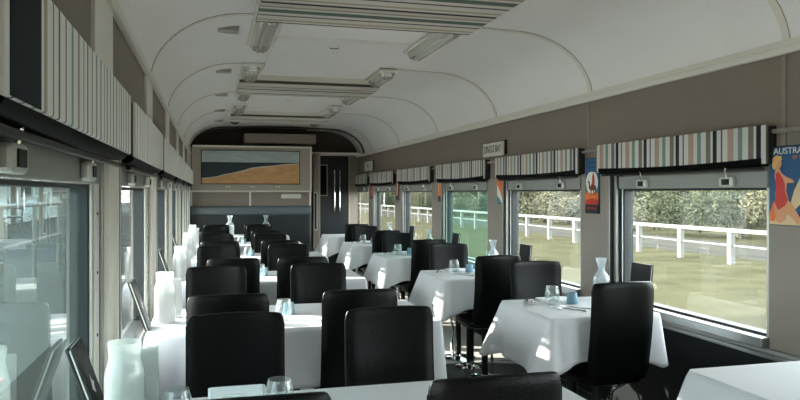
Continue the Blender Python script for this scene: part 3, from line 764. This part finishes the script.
def carafe_parts(t, hs=1.0, flute=True, m='carafe_glass'):
    MB().lathe([(0, 0), (.043, 0), (.046, .006), (.046, .115 * hs), (.044, .13 * hs), (.020, .160 * hs), (.017, .172 * hs), (.020, .19 * hs), (.032, .235 * hs), (.030, .235 * hs), (.018, .19 * hs), (.015, .172 * hs), (.018, .160 * hs), (.041, .128 * hs), (.043, .115 * hs), (.043, .01), (0, .008)], (0, 0, 0), 32, flute=1 if flute else 0, fl=.0018).build('carafe_body', m, t, smooth=False)
    MB().lathe([(0, .0085), (.0415, .0105), (.0415, .085 * hs), (0, .085 * hs)], (0, 0, 0), 24).build('water', 'clear_glass', t, smooth=True)
def carafe(x, y, label, big=False, group='water carafes on the tables'):
    t = empty('water_carafe', (x, y, ZTOP), label=label, cat='carafe', group=group)
    if big:
        MB().lathe([(0, 0), (.044, 0), (.048, .008), (.048, .15), (.046, .163), (.041, .180), (.038, .195), (.041, .232), (.0395, .232), (.0365, .195), (.039, .180), (.044, .162), (.046, .15), (.046, .01), (0, .008)], (0, 0, 0), 28).build('carafe_body', 'frosted_glass', t, smooth=True)
        MB().lathe([(0, .009), (.0445, .011), (.0445, .14), (0, .14)], (0, 0, 0), 24).build('water', 'acrylic', t, smooth=True)
    else: carafe_parts(t)
    return t
def card_holder(x, y, label, w=.10, h=.19):
    t = empty('card_holder', (x, y, ZTOP), label=label, cat='card holder', group='clear stands with white cards on the left tables')
    MB().box(-w / 2, w / 2, -.03, .03, 0, .004, .001).build('foot', 'acrylic', t)
    MB().box(-w / 2, w / 2, -.003, .003, .004, h, .001).build('clear_stand', 'acrylic', t)
    MB().box(-w / 2 + .004, w / 2 - .004, .0035, .0045, .01, h - .006).build('card', 'white_print', t)
for i, (y) in enumerate([1.84, 3.40, 5.05, 6.72, 8.38]):
    carafe(-.205, y, 'frosted glass water carafe by the window on the %s left table' % ORD[i], True)
    card_holder(-.185, y + .13, 'clear stand with a white card behind the carafe on the %s left table' % ORD[i])
for i in range(1, 5):
    carafe(2.11, CR[i] + .17, 'fluted clear glass water carafe by the window on the %s right table' % ORD[i])
for i in range(1, 5):
    # dark upright menu folders by the wall
    t = menu(2.30, CR[i] + .17, 0, .10, 'black menu standing on the window sill beside the %s right table' % ORD[i], wid=.19, hgt=.24)
    t.location = (2.402, CR[i] + .25, .679); t.rotation_euler = (0, .10, 0)
def tumbler(x, y, label, group):
    t = empty('tumbler', (x, y, ZTOP), label=label, cat='glass', group=group)
    MB().lathe([(0, 0), (.022, 0), (.028, .006), (.037, .03), (.040, .05), (.037, .075), (.031, .098), (.0295, .098), (.0355, .075), (.0385, .05), (.0355, .031), (.026, .01), (0, .008)], (0, 0, 0), 28).build('bowl', 'clear_glass', t, smooth=True)
def tealight(x, y, label):
    t = empty('tealight_cup', (x, y, ZTOP), label=label, cat='candle cup', group='blue candle cups on the tables')
    MB().lathe([(0, 0), (.030, 0), (.032, .004), (.025, .058), (.0235, .058), (.029, .008), (0, .007)], (0, 0, 0), 24).build('cup', 'blue_glass_cup', t, smooth=True)
    MB().lathe([(0, .0075), (.026, .0085), (.0245, .035), (0, .035)], (0, 0, 0), 20).build('candle', 'wax', t, smooth=True)
def napkin(x, y, rz, label):
    t = empty('folded_napkin', (x, y, ZTOP + .0004), rz, label=label, cat='napkin', group='folded napkins on the tables')
    mb = MB(); 
    for q in range(3): mb.box(-.10 + q * .004, .10 - q * .005, -.055, .055 - q * .003, q * .004, q * .004 + .0036, .0015)
    mb.build('napkin_folds', 'napkin_linen', t)
    return t
def fork_mb():
    mb = MB()
    mb.tube([(0, -.095, .004), (0, -.06, .006), (0, 0, .004), (0, .035, .008)], [.005, .0035, .0022, .004], 8)
    mb.box(-.011, .011, .035, .06, .004, .007, .001)
    for q in range(4): mb.tube([(-.0095 + q * .0063, .058, .0055), (-.0095 + q * .0063, .095, .009)], .0014, 6)
    return mb
def knife_mb():
    mb = MB(); mb.box(-.006, .006, -.10, -.01, .001, .007, .002); mb.poly([(-.005, -.01, .003), (.006, -.01, .003), (.007, .07, .003), (.003, .10, .003), (-.005, .09, .003)], (0, 0, .0015)); return mb
fork0 = fork_mb().build('fork', 'steel'); knife0 = knife_mb().build('knife', 'steel')
fu = [0, 0]
def cutlery(kind, x, y, rz, label):
    i = 0 if kind == 'fork' else 1; src = (fork0, knife0)[i]
    o = src if not fu[i] else src.copy()
    if fu[i]: COL.objects.link(o)
    fu[i] = 1; o.location = (x, y, ZTOP); o.rotation_euler = (0, 0, rz); tag(o, label, 'cutlery', kind + ('s' if i == 0 else '') + (' on the right tables' if i == 0 else ' set on the right tables'))
for i in range(1, 5):
    n = ORD[i]; c = CR[i]
    tumbler(1.76, c + .08, 'empty stemless wine glass on the %s right table' % n, 'stemless glasses on the right tables')
    tealight(1.885, c + .09, 'pale blue candle cup on the %s right table' % n)
    napkin(1.85, c + .225, .05, 'folded white napkin at the far side of the %s right table' % n)
    napkin(2.01, c - .14, -.04, 'folded white napkin at the near side of the %s right table' % n)
    cutlery('fork', 1.83, c - .07, .75, 'steel fork nearest the blue candle cup on the %s right table' % n)
    cutlery('fork', 1.76, c - .10, .6, 'steel fork beside the napkin at the near left of the %s right table' % n)
    cutlery('fork', 1.70, c + .18, PI - .5, 'steel fork at the far left corner of the %s right table' % n)
    cutlery('knife', 2.02, c - .09, .25, 'steel knife right of the near napkin on the %s right table' % n)
    cutlery('knife', 1.66, c + .17, PI - .4, 'steel knife at the far left corner of the %s right table' % n)
for i, c in enumerate(CL):
    n = ORD[i]
    if i == 0:
        tumbler(-.085, c + .03, 'stemless glass left of the menu card on the nearest left table', 'stemless glasses on the left tables')
        tumbler(.178, c + .06, 'stemless glass right of the menu card on the nearest left table', 'stemless glasses on the left tables')
        napkin(.072, c + .19, 0, 'folded white napkin between two glasses on the nearest left table')
        n_ = bpy.data.objects['folded_napkin' + ('.%03d' % (len([q for q in bpy.data.objects if q.name.startswith('folded_napkin')]) - 1))]
        n_.rotation_euler = (.42, 0, 0); n_.location.z += .020; n_.scale = (.8, .8, .8)
        t = tumbler(.055, c - .08, 'stemless glass in front of the folded napkin on the nearest left table', 'stemless glasses on the left tables')
    else:
        tealight(.37, c + .02, 'pale blue candle cup in the middle of the %s left table' % n)
        tumbler(.33, c - .14, 'stemless glass between the chairs on the %s left table' % n, 'stemless glasses on the left tables')
        napkin(.62, c - .17, .0, 'folded white napkin on the aisle half of the %s left table' % n)
# two clear bottles on the booth ledge table
for x, n in ((.256, 'left'), (.755, 'right')):
    carafe(x, 10.12, 'clear water carafe on the end booth table, %s of the pair' % n, False, 'water carafes on the end table').scale = (1.3, 1.3, 1.2)
    
# ------------------------------------------------------------------ outside, right: grass, gravel, fence, trees
GZ = -0.87
mb = MB(); mb.box(3.2, 160, -40, 260, GZ - .3, GZ); struct(mb.build('ground', 'grass_ground'))
struct(MB().box(-1.05, 8.2, -40, 130, GZ - .3, GZ + .012).build('ground_gravel', 'gravel'))
struct(MB().box(17.2, 22.5, -40, 130, GZ - .02, GZ + .012).build('road', 'dirt_road'))
FX = 15.5
f_ = empty('rail_fence', (FX, 0, GZ), label='white post and rail fence across the grass beyond the right windows', cat='fence')
MB().box(-.06, .06, -2, 79, .98, 1.10, .01).build('top_rail', 'white_fence_paint', f_)
MB().box(-.02, .02, -2, 79, .55, .61, .01).build('middle_rail', 'white_fence_paint', f_)
post0 = MB().box(-.08, .08, -.09, .09, -.2, .98, .01).build('post', 'white_fence_paint', f_); post0.location = (0, -1, 0)
for k in range(1, 34):
    o = post0.copy(); COL.objects.link(o); o.parent = f_; o.location = (0, -1 + 2.4 * k, 0)
def foliage(rnd, blobs, n, size, m, parent, name='foliage'):
    mb = MB(); bm = mb.bm
    for _ in range(n):
        cx, cy, cz, r = rnd.choice(blobs)
        d = Vector((rnd.gauss(0, 1), rnd.gauss(0, 1), rnd.gauss(0, 1))).normalized() * r * rnd.uniform(.35, 1.0) ** .5
        p = Vector((cx, cy, cz)) + Vector((d.x, d.y, d.z * .8))
        a = Vector((rnd.gauss(0, 1), rnd.gauss(0, 1), rnd.gauss(0, .8))).normalized(); b = a.cross(Vector((rnd.gauss(0, 1), rnd.gauss(0, 1), rnd.gauss(0, 1)))).normalized()
        s1 = size * rnd.uniform(.6, 1.4); s2 = s1 * .45
        bm.faces.new([bm.verts.new(p - a * s1), bm.verts.new(p + b * s2), bm.verts.new(p + a * s1), bm.verts.new(p - b * s2)])
    return mb.build(name, m, parent)
def make_tree(seed, h, leaf, spread):
    rnd = random.Random(seed); t = empty('gum_tree')
    MB().tube([(0, 0, -.2), (.1, .05, h * .2), (-.05, .1, h * .42), (.15, 0, h * .62)], [h * .035, h * .03, h * .024, h * .014], 8).build('trunk', 'bark', t, smooth=True)
    mb = MB(); blobs = []
    for k in range(11):
        a = rnd.uniform(0, 2 * PI); z0 = h * rnd.uniform(.12, .55); r = spread * rnd.uniform(.5, 1)
        e = Vector((math.cos(a) * r, math.sin(a) * r, z0 + h * rnd.uniform(.08, .38)))
        mb.tube([(0, .05, z0), (e.x * .5 + rnd.uniform(-.2, .2), e.y * .5, (z0 + e.z) / 2 + .1), tuple(e)], [h * .014, h * .009, h * .003], 6)
        blobs.append((e.x, e.y, e.z, spread * rnd.uniform(.32, .5)))
    for k in range(4): blobs.append((rnd.uniform(-.3, .3) * spread, rnd.uniform(-.3, .3) * spread, h * rnd.uniform(.55, .85), spread * .5))
    mb.build('branches', 'bark', t, smooth=True)
    foliage(rnd, blobs, 4500, .115, leaf, t)
    return t
def make_bush(seed, leaf, r):
    rnd = random.Random(seed); t = empty('shrub')
    mb = MB()
    for k in range(9):
        a = rnd.uniform(0, 2 * PI); mb.tube([(0, 0, -.1), (math.cos(a) * r * .3, math.sin(a) * r * .3, r * .5), (math.cos(a) * r * .8, math.sin(a) * r * .8, r * rnd.uniform(.8, 1.2))], [.05, .035, .01], 5)
    mb.build('stems', 'bark', t, smooth=True)
    foliage(rnd, [(rnd.uniform(-.7, .7) * r, rnd.uniform(-.7, .7) * r, r * rnd.uniform(.3, .95), r * .5) for _ in range(8)], 2600, .09, leaf, t)
    return t
protoT = [make_tree(11, 8.5, 'leaf_grey', 3.2), make_tree(12, 7.5, 'leaf_pale', 3.0), make_tree(13, 9.5, 'leaf_dark', 3.4)]
protoB = [make_bush(21, 'leaf_pale', 1.6), make_bush(22, 'leaf_grey', 1.8), make_bush(23, 'leaf_dark', 1.7)]
usedT = set(); rt = random.Random(9)
tw = ['grey-green gum tree', 'pale dusty gum tree', 'dark green gum tree']; bw = ['pale dry shrub', 'grey-green shrub', 'dark green shrub']
def place(protos, i, x, y, label, group, cat, sc):
    if i not in usedT or True:
        key = (id(protos), i)
        if key not in usedT: o = protos[i]; usedT.add(key)
        else: o = copy_tree(protos[i])
    tag(o, label, cat, group); o.location = (x, y, GZ); o.rotation_euler = (0, 0, rt.uniform(0, 6.28)); o.scale = (sc, sc, sc)
for row, (x0, n, sc) in enumerate(((29.5, 17, .85), (37.5, 17, 1.0), (47, 17, 1.2))):
    for k in range(n):
        y = 22 + row * 4 + k * 7.2 + rt.uniform(-.8, .8); x = x0 + rt.uniform(-1, 1); i = rt.choice([0, 0, 1, 1, 2])
        place(protoT, i, x, y, '%s beyond the white fence, seen through the right windows' % tw[i], '%ss beyond the white fence' % tw[i], 'tree', sc * rt.uniform(.9, 1.1))
for row, x0 in enumerate((24.2, 33.5, 42)):
    for k in range(30):
        y = 20 + row * 2 + k * 4.0 + rt.uniform(-.4, .4); x = x0 + rt.uniform(-.5, .5); i = rt.choice([0, 0, 1, 2])
        place(protoB, i, x, y, '%s under the gum trees beyond the white fence' % bw[i], '%ss beyond the white fence' % bw[i], 'shrub', rt.uniform(.9, 1.25) * (1 + row * .35))

# ------------------------------------------------------------------ outside, left: platform with bench, railing, building
PZ = 0.30
struct(MB().box(-9, -1.05, -20, 3, GZ - .3, PZ).build('ground_platform', 'bounce_concrete'))  # unseen stretch, kept pale to reflect sun in through the left windows
struct(MB().box(-9, -1.05, 3, 80, GZ - .3, PZ - .003).build('ground_platform_shade', 'shaded_platform'))  # visible stretch, with verandah shade painted as a darker surface
t = empty('station_building', (-6.4, 14, PZ), label='white weatherboard station building across the platform, left windows', cat='building')
mb = MB()
for q in range(22): mb.poly([(-.02, 0, q * .14), (.015, 0, q * .14), (0, 0, q * .14 + .14), (-.02, 0, q * .14 + .14)], (0, 26, 0))
mb.build('weatherboards', 'weatherboard', t)
MB().box(-2.0, -.02, 0, 26, 0, 3.1).build('wall_body', 'weatherboard', t)
for y in (3.0, 8.0, 13, 18):
    wf = MB().box(0, .05, y, y + 1.3, .9, 2.2, .01).build('window_frame', 'brown_post', t); MB().box(.05, .055, y + .08, y + 1.22, .98, 2.12).build('window_pane', 'blind_black', wf)
MB().box(-2.1, 1.6, -.3, 26.3, 3.1, 3.25).build('verandah_roof', 'steel_roof', t)
p0 = MB().box(-.06, .06, -.06, .06, 0, 3.1, .01).build('verandah_post', 'brown_post', t); p0.location = (1.4, .2, 0)
for k in range(1, 9):
    o = p0.copy(); COL.objects.link(o); o.parent = t; o.location = (1.4, .2 + 3.1 * k, 0)
tag(MB().box(-2.7, -1.1, 3.1, 4.3, PZ - .003, PZ + .012, .004).build('pink_reflection', 'reflection_pink'), 'added red sheet imitating the pink reflection in the nearest left window', 'reflection')  # added flat sheet, imitates a pink reflection in the window glass
def bench(x, y, rz, label):
    t = empty('garden_bench', (x, y, PZ), rz, label=label, cat='bench', group='iron benches on the platform')
    mb = MB()
    for q in range(5): mb.box(-.7, .7, -.22 + q * .1, -.15 + q * .1, .42, .44, .004)
    for q in range(4): mb.box(-.7, .7, .25 + q * .012, .265 + q * .012, .50 + q * .09, .57 + q * .09, .004)
    mb.build('slats', 'bench_slats', t)
    for sx in (-.68, .68):
        mb = MB()
        mb.tube([(sx, -.26, 0), (sx, -.20, .12), (sx, -.24, .28), (sx, -.2, .41), (sx, .22, .41)], .022, 8)
        mb.tube([(sx, .36, 0), (sx, .27, .14), (sx, .22, .41), (sx, .30, .86)], .022, 8)
        mb.tube([(sx, -.22, .41), (sx, -.26, .62), (sx, -.12, .66), (sx, .27, .62)], .018, 8)
        mb.tube([(sx, -.2, .3), (sx, .0, .2), (sx, .22, .3)], .014, 8)
        mb.build('cast_iron_end', 'iron_green', t, smooth=True)
bench(-4.55, 16.2, PI / 2 + PI, 'dark cast iron garden bench on the platform, nearer of the two')
bench(-4.9, 20.5, PI / 2 + PI, 'dark cast iron garden bench on the platform, farther of the two')
r = empty('platform_railing', (-1.9, 6.0, PZ), label='white metal railing on the platform outside the left windows', cat='railing')
mb = MB(); mb.tube([(0, 0, .9), (0, 5.2, .9)], .024, 8); mb.tube([(0, 0, .5), (0, 5.2, .5)], .02, 8); mb.build('rails', 'white_fence_paint', r, smooth=True)
p0 = MB().tube([(0, 0, 0), (0, 0, .9)], .024, 8).build('post', 'white_fence_paint', r, smooth=True)
for k in range(1, 5):
    o = p0.copy(); COL.objects.link(o); o.parent = r; o.location = (0, 1.3 * k, 0)
